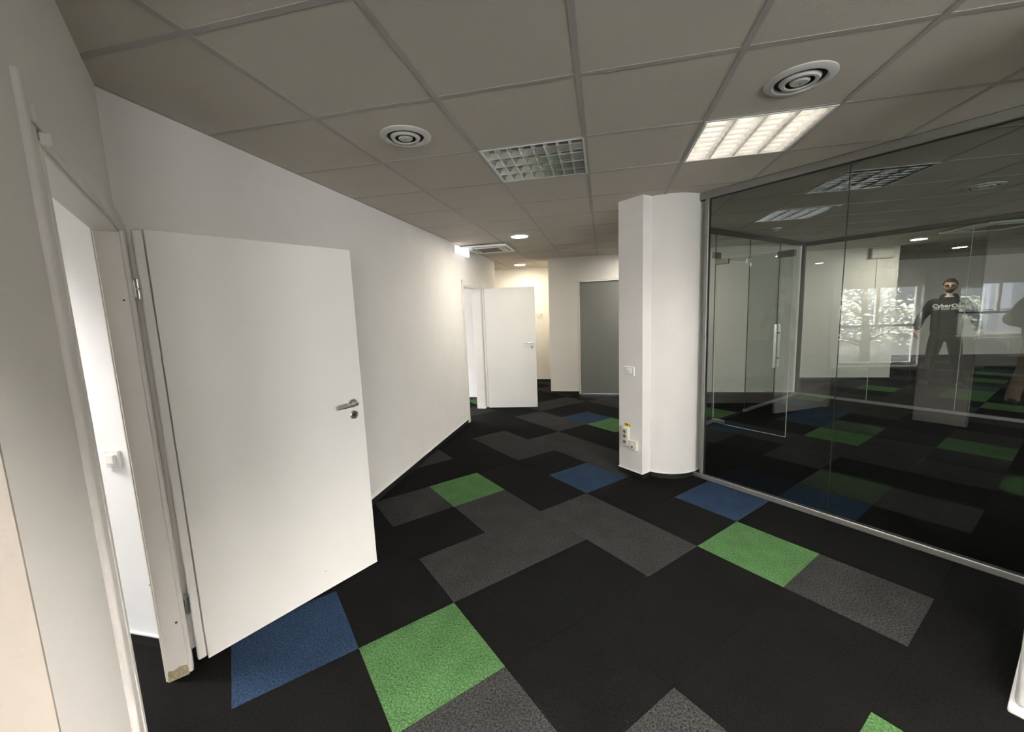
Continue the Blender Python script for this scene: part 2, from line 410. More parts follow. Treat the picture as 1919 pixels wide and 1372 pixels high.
# ---------------------------------------------------------------- column (round shaft + square pier)
colm = empty('column', (.57, 4.05, 0)); tag(colm, 'round white column with a narrow square pier on its left, at the end of the glass wall', kind='structure')
Ti = Matrix.Translation((-.57, -4.05, 0))
PA = Vector((.145, 3.852)); PT = frameT(PA, PA+D1)
c_ = B().lathe([(0, .055), (.33, .055), (.33, TOP+.01), (0, TOP+.01)], 72).build('shaft', 'wall', colm, True); smooth_by_angle(c_)
B().box(0, .262, 0, .62, .055, TOP+.01, Ti @ PT).build('pier', 'wall', colm)
B().lathe([(0, 0), (.322, 0), (.322, .056), (0, .056)], 72).build('shaft_base', 'black', colm)
B().box(.006, .256, .006, .61, 0, .056, Ti @ PT).build('pier_base', 'black', colm)
B().lathe([(.30, .05), (.337, .05), (.337, .058), (.30, .058)], 72, closed=True).build('plaster_lip', 'lip', colm)
B().box(-.007, .269, -.007, .60, .05, .058, Ti @ PT).build('plaster_lip', 'lip', colm)
PIER = PT   # local x along the pier face, local -y towards us

# ---------------------------------------------------------------- glass partitions
def glass_wall(name, A, L, joints, label, z0=.045, posts=(0,), top=.055, holes=()):
    T = frameT(A, A+D1 if name != 'side' else A+D2)
    r = empty('glass_partition', (A.x, A.y, 0)); r.rotation_euler = (0, 0, math.atan2(T[1][0], T[0][0]))
    tag(r, label, 'glass wall')
    B().rbox(0, L, -.02, .02, 0, .04).build('bottom_rail', 'alu', r)
    B().box(0, L, -.008, .008, .04, .046).build('gasket', 'gasket', r)
    B().rbox(0, L, -.022, .022, TOP-top, TOP).build('top_rail', 'alu' if name == 'near' else 'dalu', r)
    B().box(0, L, -.008, .008, TOP-top-.006, TOP-top).build('gasket', 'gasket', r)
    for p in posts:
        B().rbox(p-.015 if name == 'near' else p-.025, p+.015 if name == 'near' else p+.025, -.022 if name == 'near' else -.025, .022 if name == 'near' else .025, .04, TOP-top).build('post', 'alu' if name == 'near' else 'dalu', r)
        B().box(p+.015, p+.020, -.008, .008, .046, TOP-top-.006).build('gasket', 'gasket', r)
    return r
def pane(r, s0, s1, z0, z1, name='glass_pane', edge=True, yo=0):
    g = B().box(s0+.0015, s1-.0015, yo-.005, yo+.005, z0, z1).build(name, 'glass', r)
    return g
ZB, ZT = .044, TOP-.057
# near glass wall
g1 = glass_wall('near', K, 7.2, (), 'long near glass wall in a thin aluminium frame, starting at the round column', posts=(.862+.022,))
for s0, s1 in ((.0, .862), (.90, 1.823), (1.823, 3.0), (3.0, 4.2), (4.2, 5.4), (5.4, 7.2)): pane(g1, s0, s1, ZB, ZT)
for s in (1.823, 3.0, 4.2, 5.4): B().box(s-.0015, s+.0015, -.0052, .0052, ZB, ZT).build('silicone_joint', 'gasket', g1)
# far glass wall
g3 = glass_wall('far', C3, 7.0, (), 'far glass wall behind the first one, in front of the man in black', posts=(.0,))
js = (.91, 1.81, 2.8, 3.9, 5.0, 6.0)
for s0, s1 in zip((.02,)+js, js+(7.0,)): pane(g3, s0, s1, ZB, ZT)
for s in js: B().box(s-.0018, s+.0018, -.0055, .0055, ZB, ZT).build('silicone_joint', 'gedge', g3)
# side glass wall with the door opening
hs = 4.319-2.60; js_ = 4.319-1.738
g2 = glass_wall('side', K, 4.319, (), 'side glass wall with the glass door opening, between the two long glass walls', posts=(0.0,))
pane(g2, .02, hs, ZB, ZT); pane(g2, hs, js_, 2.115, ZT); pane(g2, js_, 3.48, ZB, ZT); pane(g2, 3.48, 4.30, ZB, ZT)
for s, z0, z1 in ((hs, ZB, ZT), (js_, 2.115, ZT), (3.48, ZB, ZT)): B().box(s-.002, s+.002, -.0055, .0055, z0, z1).build('silicone_joint', 'gasket', g2)
B().box(js_-.003, js_, -.006, .006, ZB, 2.10).build('pane_edge', 'gasket', g2)
B().box(hs+.004, js_, -.006, .006, 2.108, 2.115).build('pane_edge', 'gedge', g2)
def patch(parent, name, boxes, m='metal'):
    b = B()
    for bx in boxes: b.rbox(*bx, .004)
    return b.build(name, m, parent)
patch(g2, 'corner_patch_fitting', [(js_-.11, js_+.01, -.016, .016, 2.09, 2.145), (js_+.0, js_+.055, -.016, .016, 2.03, 2.145)], 'metal')
patch(g2, 'hinge_patch_fitting', [(hs-.06, hs+.10, -.018, .018, 2.115, 2.19)], 'dmetal')
# remove the bottom rail where the doorway is: one rail each side
for ch in [o for o in bpy.data.objects if o.parent == g2 and (o.name.startswith('bottom_rail') or (o.name.startswith('gasket') and o.data.vertices[0].co.z < .05 and o.dimensions.z < .02))]:
    bpy.data.objects.remove(ch)
for a, c in ((0, hs-.01), (js_, 4.319)):
    B().rbox(a, c, -.02, .02, 0, .04).build('bottom_rail', 'alu', g2)
    B().box(a, c, -.008, .008, .04, .046).build('gasket', 'gasket', g2)
# open glass door: hinged at HG, standing open parallel to the long walls
HG = C3-2.60*D2
gd = empty('glass_door', (HG.x+.012*D2.x, HG.y+.012*D2.y, 0), math.atan2(D1.y, D1.x)); tag(gd, 'frameless glass door standing open inside the glass room, steel pull handles', 'door')
B().box(.012, .866, -.005, .005, .012, 2.095).build('glass_pane', 'glass', gd)
B().box(.012, .866, -.0052, .0052, .010, .0135).build('pane_edge', 'gedge', gd)
B().box(.864, .8675, -.0052, .0052, .012, 2.095).build('pane_edge', 'gedge', gd)
B().box(.012, .015, -.0054, .0054, .08, 2.03).build('pane_edge', 'lip', gd)
patch(gd, 'bottom_hinge_fitting', [(0, .165, -.016, .016, .012, .062)])
patch(gd, 'top_hinge_fitting', [(0, .16, -.018, .018, 2.035, 2.10)], 'dmetal')
patch(gd, 'lock_patch', [(.70, .875, -.018, .018, 2.03, 2.10)], 'dmetal')
for y in (-.052, .052):
    h = B().tube([(.735, y, .81), (.735, y, 1.30)], .0155, 18).build('pull_handle', 'metal', gd); smooth_by_angle(h)
for z in (.91, 1.20):
    smooth_by_angle(B().tube([(.735, -.052, z), (.735, .052, z)], .009, 12).build('handle_spacer', 'dmetal', gd))
# closer block above the side glass
# ---------------------------------------------------------------- timber doors
def door_leaf(root, w, h, handle_s, side=-1, m='door', hz=1.055, detail=True, hinge_z=(1.70, .309)):
    """leaf along local +x from the hinge, visible face towards local -y"""
    B().rbox(.0, .032, .003, .026, .020, h-.004, .004).rbox(.036, w, 0, .028, .012, h, .002).box(.014, w-.014, .028, .042, .012, h-.014).build('door_leaf', m, root)
    B().box(.036, w, -.0005, .004, .008, .014).build('leaf_bottom_edge', 'lip', root)
    R = Matrix.Translation((handle_s, 0, hz)) @ Matrix.Rotation(PI/2, 4, 'X')
    hd = B().lathe([(0, 0), (.026, 0), (.026, .006), (.023, .010), (0, .010)], 28, R).tube([(handle_s, -.008, hz), (handle_s, -.052, hz)], .0095, 14) \
        .tube([(handle_s+.004, -.050, hz), (handle_s-.02, -.054, hz-.001), (handle_s-.06, -.056, hz-.003), (handle_s-.118, -.052, hz-.006), (handle_s-.124, -.046, hz-.007)], [.0095, .0105, .0100, .0085, .006], 14).build('door_handle', 'metal', root)
    smooth_by_angle(hd)
    R2 = Matrix.Translation((handle_s+.002, 0, hz-.071)) @ Matrix.Rotation(PI/2, 4, 'X')
    lk = B().lathe([(0, 0), (.025, 0), (.025, .006), (.021, .009), (.010, .009)], 28, R2).build('lock_rosette', 'metal', root); smooth_by_angle(lk)
    b = B().lathe([(0, .0085), (.008, .0085), (.008, .011), (0, .011)], 16, R2).box(-.003, .003, -.0095, -.0085, -.020, -.004, Matrix.Translation((handle_s+.002, 0, hz-.071)))
    b.build('keyhole', 'dark', lk)
    for z in hinge_z:
        hg = B().tube([(-.008, .0, z-.040), (-.008, .0, z-.002)], .0085, 14).tube([(-.008, 0, z+.002), (-.008, 0, z+.040)], .0085, 14) \
            .box(-.030, -.008, .0, .003, z-.034, z+.034).build('hinge', 'metal', root); smooth_by_angle(hg)
H1 = (-1.818, 1.308); H1e = (-1.413, 2.156)
d1 = empty('door_1', (*H1, 0), math.atan2(H1e[1]-H1[1], H1e[0]-H1[0])); tag(d1, 'large white door in front, standing open against the left wall', kind='structure')
door_leaf(d1, .935, 1.94, .865)
B().box(.60, .618, -.0009, .001, .1225, .1235).build('scuff_mark', 'grille', d1)
d2 = empty('door_2', (-1.862, 6.275, 0), math.radians(8)); tag(d2, 'white door at the far end of the left wall, standing open into the corridor', kind='structure')
door_leaf(d2, .83, 1.93, .77)
# grey closed door in the far wall
d3 = empty('door_3', (-.43, 7.45, 0)); tag(d3, 'closed grey door in the far white wall', kind='structure')
B().rbox(.035, .865, .03, .07, .012, 2.035, .002).build('door_leaf', 'greydoor', d3)
B().rbox(0, .035, -.008, .13, 0, 2.065).rbox(.865, .90, -.008, .13, 0, 2.065).rbox(.035, .865, -.008, .13, 2.037, 2.065).build('door_frame', 'frame', d3)
for z in (.25, 1.85): smooth_by_angle(B().tube([(.036, .024, z-.045), (.036, .024, z+.045)], .008, 12).build('hinge', 'dmetal', d3))
# frame of the near doorway (wall line E -> CN); local -y faces the office
tf = empty('trim_1', (*E, 0), math.atan2(CN[1]-E[1], CN[0]-E[0])); tag(tf, 'beige door frame around the near left doorway', kind='structure')
o0, o1, ht = .437, 1.375, 1.935
B().rbox(o0-.004, o0+.020, -.012, .064, 0, ht).rbox(o1-.004, o1+.020, -.012, .064, 0, ht).rbox(o0, o1, -.012, .064, ht-.02, ht).build('lining', 'frame', tf)
B().rbox(o1+.002, o1+.050, -.026, -.008, 0, ht, .005).rbox(o1+.052, o1+.074, -.016, -.002, 0, ht+.03, .004).build('casing', 'frame', tf)
B().rbox(o0+.004, o1+.051, -.0275, -.008, ht-.012, ht+.018, .004).rbox(o0-.030, o1+.072, -.018, -.004, ht+.022, ht+.060, .004).build('casing', 'frame', tf)
B().rbox(o0-.035, o0+.004, -.010, .004, 0, 1.997, .003).rbox(o0-.062, o0-.036, -.013, .004, 0, 2.045, .008, None, 4).build('casing', 'frame', tf); smooth_by_angle(bpy.data.objects[-1] if False else [c for c in bpy.data.objects if c.parent == tf][-1])
B().rbox(o1+.002, o1+.05, .064, .070, 0, ht+.05).rbox(o0-.06, o0+.004, .062, .082, 0, ht+.05).build('casing', 'frame', tf)
ch = B().prism([(-.010, .0), (.062, .0), (.060, .045), (.055, .052), (.040, .044), (.020, .055), (-.008, .048)], 0, .0015, Matrix.Translation((o1-.0035, 0, .0)) @ Matrix(((0, 0, -1, 0), (1, 0, 0, 0), (0, 1, 0, 0), (0, 0, 0, 1)))).build('chipped_patch', 'chip', tf)
for (z, yy, r_) in ((1.655, .006, .0035), (.262, .006, .0045), (.47, .07, .002)):
    B().lathe([(0, 0), (r_, 0), (r_, .001), (0, .001)], 12, Matrix.Translation((o1-.0035, yy, z)) @ Matrix.Rotation(-PI/2, 4, 'Y')).build('screw_hole', 'dark', tf)
te = B().box(-.006, .0, -.004, .066, 0, TOP, frameT(E, CN)).build('trim_added_board', 'wall_warm_toned'); tag(te, kind='structure')  # board added over the wall end to tone down its window light
# frame of the far left doorway
tf2 = empty('trim_2', (-1.886, 5.44, 0), PI/2); tag(tf2, 'white frame around the far left doorway', kind='structure')
B().rbox(0, .022, -.01, .13, 0, 1.95).rbox(.80, .822, -.01, .13, 0, 1.95).rbox(0, .82, -.01, .13, 1.925, 1.952).build('lining', 'frame', tf2)
B().rbox(-.06, .006, -.016, -.0, 0, 1.96).rbox(.815, .88, -.016, -.0, 0, 1.96).rbox(-.061, .881, -.0175, -.0, 1.946, 2.012).build('casing', 'frame', tf2)

# ---------------------------------------------------------------- ceiling lamps
def louvre_lamp(lit, nblade=8, rm='mirror'):
    """tubes run along local y, cross blades along local x"""
    r = empty('louvre_lamp')
    B().box(-.297, -.285, -.297, .297, 0, .10).box(.285, .297, -.297, .297, 0, .10).box(-.285, .285, -.297, -.285, 0, .10).box(-.285, .285, .285, .297, 0, .10) \
        .box(-.297, .297, -.297, .297, .095, .105).build('housing', 'house', r)
    w = .57/4
    for k in range(4):
        x = -.285+w*(k+.5)
        smooth_by_angle(B().tube([(x, -.275, .062), (x, .275, .062)], .013, 12).build('lamp_tube', ('tube_added' if lit == 2 else 'tube_on') if lit else 'tube_off', r))
    for k in range(5):
        x = -.285+w*k; hw = .020
        prof = [(-hw, .055), (-.012, .03), (-.0015, .001), (.0015, .001), (.012, .03), (hw, .055)]
        if k == 0: prof = [(0, .055), (0, .0005), (.0015, .0005), (.012, .03), (hw, .055)]
        if k == 4: prof = [(0, .055), (-hw, .055), (-.012, .03), (-.0015, .0005), (0, .0005)]
        Tm = Matrix(((1, 0, 0, x), (0, 0, 1, 0), (0, 1, 0, 0), (0, 0, 0, 1)))
        B().prism(prof, -.285, .285, Tm).build('reflector', 'ridge' if lit else rm, r)
    for k in range(nblade+1):
        y = -.2815+.563*k/nblade
        Tm = Matrix(((0, 0, 1, 0), (1, 0, 0, y), (0, 1, 0, 0), (0, 0, 0, 1)))
        B().prism([(-.007, .048), (-.0008, .002), (.0008, .002), (.007, .048)], -.284, .284, Tm).build('blade', rm, r)
    return r
lamp_on = louvre_lamp(True, rm='semi'); lamp_off = louvre_lamp(False); lamp_darkened = louvre_lamp(False, rm='louvre_darkened'); lamp_added = louvre_lamp(2, rm='semi')
GL = 'square louvre lamps in the ceiling'
def put(l, c, r, lab, rz=0):
    l.location = (*cellc(c, r), TOP-.002); l.rotation_euler = (0, 0, rz); tag(l, lab, 'ceiling light', GL)
put(lamp_on, 4, 2, 'lit square ceiling lamp with louvre, directly above and in front of the column')
put(lamp_off, 2, 2, 'square louvre ceiling lamp that is off, with bluish reflections, left of the lit one', PI/2)
put(lamp_darkened, 6, 4, 'unlit louvre lamp inside the glass room, nearer and larger one')
put(copy_tree(lamp_darkened), 6, 6, 'unlit louvre lamp inside the glass room, farther and smaller one')
put(lamp_added, 4, -2, 'unseen lit louvre lamp added right above the camera position')  # this lamp and its copies are unseen, added to brighten the near side
put(copy_tree(lamp_added), 5, -3, 'unseen lit louvre lamp added behind the camera, nearest the white wall corner')
put(copy_tree(lamp_added), 1, -6, 'unseen lit louvre lamp added behind the camera, nearest the windows')
put(copy_tree(lamp_added), -3, -1, 'unseen lit louvre lamp added inside the near left room')  # added to brighten the room wall behind the doorway
put(copy_tree(lamp_added), 3, -4, 'unseen lit louvre lamp added in the ceiling behind the camera, nearer the glass wall side')

def downlight(c, r, warm, lab, gr='round downlights'):
    x, y = cellc(c, r); d = empty('downlight', (x, y, TOP)); tag(d, lab, 'ceiling light', gr)
    smooth_by_angle(B().lathe([(.098, .006), (.118, .006), (.120, .002), (.112, -.006), (.098, -.008)], 36, closed=True).build('rim', 'plastic', d))
    B().lathe([(0, -.0055), (.099, -.0055), (.099, .0), (0, .0)], 36).build('diffuser', 'down_warm' if warm else 'down_on', d)
downlight(1, 6, False, 'round lit downlight in the corridor ceiling, right of the air conditioner')
downlight(0, 11, True, 'round lit downlight in the farthest corridor ceiling, above the cream wall')
downlight(11, 11, False, 'round lit downlight beyond the far glass wall, left one of two')
downlight(14, 14, False, 'round lit downlight beyond the far glass wall, above the man')
downlight(4, 9, False, 'unseen lit downlight added over the corridor, hidden behind the column')  # added out of sight to light the corridor and far wall
downlight(4, -8, False, 'unseen lit downlight added in the ceiling behind the camera')  # added out of view as fill light

# round air diffusers
def air_vent(x, y, lab):
    a = empty('air_vent', (x, y, TOP)); tag(a, lab, 'air vent', 'round air vents in the ceiling')
    smooth_by_angle(B().lathe([(.130, .004), (.130, -.002), (.120, -.007), (.100, -.010), (.094, -.004), (.092, .002), (.096, .002)], 48, closed=True).build('outer_ring', 'vent', a))
    B().lathe([(0, .0004), (.094, .0004), (.094, .0022), (0, .0022)], 40).build('dark_core', 'dark', a)
    smooth_by_angle(B().lathe([(.076, -.002), (.068, -.013), (.056, -.013), (.052, -.009), (.062, -.002)], 48, closed=True).build('middle_ring', 'vent', a))
    smooth_by_angle(B().lathe([(0, -.014), (.030, -.014), (.037, -.009), (.037, -.002), (0, -.002)], 40).build('center_disc', 'vent', a))
    B().lathe([(0, -.0155), (.004, -.0155), (.004, -.014), (0, -.014)], 10).build('screw', 'dmetal', a)
air_vent(-.985, 2.075, 'round air vent in the ceiling above the open white door')
air_vent(.815, 2.07, 'round air vent in the ceiling in front of the lit lamp')
air_vent(3.214, 4.47, 'round air vent in the ceiling inside the glass room')

# ceiling air conditioners
def cassette(x, y, s, lab, rz=0):
    a = empty('air_conditioner', (x, y, TOP), rz); tag(a, lab, 'air conditioner', 'ceiling cassette air conditioners'); h = s/2
    B().rbox(-h, h, -h, h, -.034, -.008, .006).build('panel', 'plastic', a)
    B().box(-h+.02, h-.02, -h+.02, h-.02, -.008, 0).build('shadow_gap', 'dark', a)
    g = B().rbox(-h*.5, h*.5, -h*.5, h*.5, -.037, -.033, .002).build('intake_grille', 'grille', a)
    for k in range(9): B().box(-h*.48, h*.48, -h*.46+k*h*.115-.003, -h*.46+k*h*.115+.003, -.040, -.037).build('grille_slat', 'grille', g)
    for k in range(4):
        T = Matrix.Rotation(k*PI/2, 4, 'Z')
        B().box(-h*.55, h*.55, h*.60, h*.86, -.0355, -.0335, T).build('outlet', 'dark', a)
        for q in (.66, .73, .80): B().rbox(-h*.55, h*.55, h*q-.007, h*q+.007, -.042, -.034, .002, T).build('vane', 'plastic', a)
cassette(-1.556, 5.745, .63, 'white cassette air conditioner in the corridor ceiling beside the left wall')
cassette(5.20, 6.95, .80, 'cassette air conditioner in the ceiling beyond the far glass wall')

# smoke detector
sdm = empty('smoke_detector', (2.15, 5.9, TOP)); tag(sdm, 'small round smoke detector on the ceiling in the glass room', 'smoke detector')
smooth_by_angle(B().lathe([(0, 0), (.05, 0), (.05, -.012), (.042, -.02), (.036, -.03), (.02, -.036), (0, -.037)], 28).build('body', 'plastic', sdm))
B().lathe([(.0425, -.021), (.0445, -.021), (.0445, -.027), (.0405, -.027)], 28, closed=True).build('slot', 'dark', sdm)
# emergency luminaires
e1 = empty('emergency_light', (-1.886, 5.40, 2.335)); tag(e1, 'glowing white emergency light box high on the left wall beside the air conditioner', 'emergency light')
B().rbox(0, .02, -.25, .25, .01, .10, .004).build('back_plate', 'plastic', e1)
B().rbox(.02, .06, -.24, .24, 0, .095, .012, None, 2).build('diffuser', 'sign_on', e1)
e2 = empty('emergency_light', (4.97, 8.93, 2.26)); tag(e2, 'rounded oblong emergency light on the white wall beyond the glass', 'emergency light')
B().rbox(-.195, .195, -.02, 0, 0, .19, .008).build('back_plate', 'plastic', e2)
smooth_by_angle(B().rbox(-.165, .195, -.075, -.02, 0.0, .19, .03, None, 4).build('diffuser', 'cream', e2))
B().rbox(-.197, -.165, -.072, -.02, .0, .19, .012, None, 2).build('end_cap', 'grille', e2)
for z in (.06, .13): smooth_by_angle(B().tube([(-.14, -.078, z), (.17, -.078, z)], .006, 10).build('trim_bar', 'lip', e2))

# ---------------------------------------------------------------- wall fittings
def mtx(T, *a): return T @ Matrix.Translation(a)
sw = empty('light_switch'); sw.matrix_world = mtx(PIER, .123, 0, .983); tag(sw, 'white light switch on the square pier of the column', 'light switch')
B().rbox(-.055, .055, -.010, 0, -.040, .040, .004, None, 2).build('plate', 'plastic', sw)
B().rbox(-.030, .030, -.013, -.009, -.026, .026, .002).build('surround', 'lip', sw)
B().rbox(-.022, .0, -.017, -.012, -.018, .018, .002).build('rocker', 'plastic', sw); B().rbox(.001, .022, -.017, -.012, -.018, .018, .002).build('rocker', 'plastic', sw)
pw = empty('power_socket_strip'); pw.matrix_world = mtx(PIER, .096, 0, .285); tag(pw, 'vertical cream box of three power sockets low on the column pier', 'socket')
B().rbox(-.034, .034, -.040, 0, 0, .175, .006, None, 2).build('box', 'cream', pw)
for z in (.137, .094, .040):
    Tr = Matrix.Translation((0, -.040, z)) @ Matrix.Rotation(PI/2, 4, 'X')
    s_ = B().lathe([(.018, 0), (.021, 0), (.021, .003), (.018, .003)], 24, Tr, True).build('socket', 'cream', pw)
    B().lathe([(0, .0004), (.018, .0004), (.018, .001), (0, .001)], 24, Tr).build('well', 'grille', s_)
    B().box(-.008, -.004, -.0425, -.041, z-.003, z+.003).box(.004, .008, -.0425, -.041, z-.003, z+.003).build('pin_hole', 'dark', s_)
ns = empty('network_socket'); ns.matrix_world = mtx(PIER, .178, 0, .262); tag(ns, 'cream square network socket box beside the power sockets', 'socket')
B().rbox(-.043, .043, -.038, 0, 0, .088, .005, None, 2).build('box', 'cream', ns)
B().rbox(-.024, .024, -.042, -.037, .018, .070, .002).build('cover', 'plastic', ns)
B().box(-.004, .012, -.0430, -.0415, .028, .042).build('port', 'dark', ns)
def text_mesh(txt, size, extr=.0, bold=0, sx=1):
    cu = bpy.data.curves.new('text', 'FONT'); cu.body = txt; cu.size = size; cu.align_x = 'CENTER'; cu.align_y = 'CENTER'; cu.extrude = extr; cu.offset = bold; cu.resolution_u = 3
    o = bpy.data.objects.new('text', cu); COL.objects.link(o)
    bpy.context.view_layer.update(); dg = bpy.context.evaluated_depsgraph_get()
    me = bpy.data.meshes.new_from_object(o.evaluated_get(dg)); bpy.data.objects.remove(o)
    for v in me.vertices: v.co.x *= sx
    me.materials.clear(); return me
vs = empty('voltage_sticker'); vs.matrix_world = mtx(PIER, .100, 0, .462); tag(vs, 'small yellow sticker reading 230 V above the power sockets', 'sticker')
B().box(-.034, .034, -.0015, 0, 0, .030).build('sticker_sheet', 'yellow', vs)
tme = text_mesh('230 V', .026, .0004, .0008)
link('lettering', tme, 'ink', vs, M4=Matrix.Translation((0, -.002, .015)) @ Matrix.Rotation(PI/2, 4, 'X'))
s2 = empty('light_switch', (-2.20, 1.36, .953)); tag(s2, 'white light switch on the bright wall seen through the near left doorway', 'light switch')
B().rbox(-.042, .042, -.012, 0, -.042, .042, .004, None, 2).build('plate', 'plastic', s2)
B().rbox(-.026, .026, -.022, -.011, -.022, .024, .005, None, 2).build('rocker', 'lip', s2)
tm_ = empty('thermostat', (-1.33, 8.80, 1.44)); tag(tm_, 'small yellowish thermostat box on the cream wall at the end of the corridor', 'thermostat')
B().rbox(-.07, .07, -.03, 0, -.01, .055, .006, None, 2).build('housing', 'cream', tm_)
B().rbox(-.035, .07, -.022, 0, -.055, -.012, .004).build('lower_cover', 'plastic', tm_)
B().box(.01, .05, -.031, -.029, .005, .035).build('display', 'yellow', tm_)

# ---------------------------------------------------------------- people
def skin_mesh(verts, edges, root=0, sub=2):
    """verts: list of (x,y,z,rx,ry) -> evaluated skinned mesh"""
    me = bpy.data.meshes.new('sk'); me.from_pydata([v[:3] for v in verts], edges, [])
    o = bpy.data.objects.new('sk', me); COL.objects.link(o)
    md = o.modifiers.new('s', 'SKIN'); md.use_smooth_shade = True
    ss = o.modifiers.new('u', 'SUBSURF'); ss.levels = sub; ss.render_levels = sub
    lay = me.skin_vertices[0].data
    for i, v in enumerate(verts):
        lay[i].radius = (v[3], v[4] if len(v) > 4 else v[3]); lay[i].use_root = (i == root)
    bpy.context.view_layer.update(); dg = bpy.context.evaluated_depsgraph_get()
    out = bpy.data.meshes.new_from_object(o.evaluated_get(dg)); bpy.data.objects.remove(o); return out
def joinmesh(meshes, name):
    v = []; f = []
    for m in meshes:
        n = len(v); v += [tuple(x.co) for x in m.vertices]; f += [tuple(i+n for i in p.vertices) for p in m.polygons]
    me = bpy.data.meshes.new(name); me.from_pydata(v, [], f); return me
def chain(verts, edges, pts, start=None):
    ids = []
    for p in pts:
        verts.append(p); ids.append(len(verts)-1)
    if start is not None: edges.append((start, ids[0]))
    for a, b in zip(ids, ids[1:]): edges.append((a, b))
    return ids
def head_mesh(cz=1.70, cy=0, s=1.0, tilt=0):
    """face towards -y; head height about .235"""
    bm = bmesh.new(); bmesh.ops.create_uvsphere(bm, u_segments=40, v_segments=28, radius=1)
    for v in bm.verts:
        x, y, z = v.co
        w = .078*(1-.10*max(0, -z)) ; 
        if z < -.1: w *= 1-.26*min(1, (-z-.1)/.9)
        X = x*w; Y = y*.098; Z = z*.118
        if y < 0 and z < 0: Y = y*(.092-.012*(-z)); 
        if y < -.3: Y *= .97-.04*max(0, abs(x)-.2)
        front = max(0, -y)
        g = math.exp(-((x/.16)**2))*front
        Y -= .024*g*math.exp(-((z+.13)/.16)**2)            # nose
        Y -= .010*g*math.exp(-((z+.02)/.22)**2)            # bridge
        for sx in (-1, 1): Y += .010*front*math.exp(-(((x-sx*.38)/.17)**2)-((z-.04)/.12)**2)   # sockets
        Y -= .006*front*math.exp(-((x/.4)**2)-((z-.20)/.10)**2)     # brow
        Y -= .007*front*math.exp(-((x/.22)**2)-((z+.48)/.07)**2)    # upper lip
        Y -= .008*front*math.exp(-((x/.22)**2)-((z+.62)/.07)**2)    # lower lip
        Y += .006*front*math.exp(-((x/.25)**2)-((z+.55)/.03)**2)    # mouth line
        Y -= .010*front*math.exp(-((x/.28)**2)-((z+.88)/.16)**2)    # chin
        v.co = (X, Y, Z)
    for sx in (-1, 1):   # ears
        t = Matrix.Translation((sx*.080, .012, -.012)) @ Matrix.Rotation(sx*.35, 4, 'Z') @ Matrix.Diagonal((.010, .020, .033, 1))
        bmesh.ops.create_uvsphere(bm, u_segments=14, v_segments=10, radius=1, matrix=t)
    bmesh.ops.transform(bm, matrix=Matrix.Translation((0, cy, cz)) @ Matrix.Rotation(tilt, 4, 'X') @ Matrix.Scale(s, 4), verts=bm.verts)
    me = bpy.data.meshes.new('head'); bm.to_mesh(me); bm.free(); return me
def hand(sx, wx, wy, wz, curl=.5, out=.06):
    """hanging hand: wrist at (wx,wy,wz), fingers down, palm towards the thigh"""
    ms = []
    V = []; Ed = []
    chain(V, Ed, [(wx, wy, wz+.05, .027, .022), (wx, wy, wz, .026, .019), (wx+sx*out*.1, wy-.004, wz-.045, .019, .036), (wx+sx*.004, wy-.006, wz-.085, .017, .038)])
    ms.append(skin_mesh(V, Ed, 0, 2))
    for k, L in enumerate((.070, .080, .074, .058)):
        y0 = wy-.036+k*.021; V = []; Ed = []
        x = wx+sx*.004; z = wz-.078
        chain(V, Ed, [(x, y0, z+.012, .0095), (x-sx*.003, y0-.002, z-L*.40, .0092), (x-sx*(.014+.02*curl), y0-.003, z-L*.75, .0085), (x-sx*(.028+.022*curl), y0-.003, z-L*.95, .0075)])
        ms.append(skin_mesh(V, Ed, 0, 1))
    V = []; Ed = []
    chain(V, Ed, [(wx, wy-.022, wz-.022, .013), (wx-sx*.006, wy-.048, wz-.050, .0115), (wx-sx*.014, wy-.055, wz-.078, .0100), (wx-sx*.022, wy-.052, wz-.100, .0088)])
    ms.append(skin_mesh(V, Ed, 0, 1))
    return ms
def loft(rings, n=28, name='loft', caps=True):
    """rings: (cx,cy,z,rx,ry[,pow]) closed tube of superellipse rings"""
    v = []; f = []
    for r in rings:
        cx, cy, z, rx, ry = r[:5]; p = r[5] if len(r) > 5 else 1
        for k in range(n):
            a = 2*PI*k/n; c, s = math.cos(a), math.sin(a)
            v.append((cx+rx*math.copysign(abs(c)**p, c), cy+ry*math.copysign(abs(s)**p, s), z))
    for i in range(len(rings)-1):
        for k in range(n): f.append((i*n+k, i*n+(k+1) % n, (i+1)*n+(k+1) % n, (i+1)*n+k))
    if caps: f.append(tuple(range(n))[::-1]); f.append(tuple(range((len(rings)-1)*n, len(rings)*n)))
    me = bpy.data.meshes.new(name); me.from_pydata(v, [], f); return me
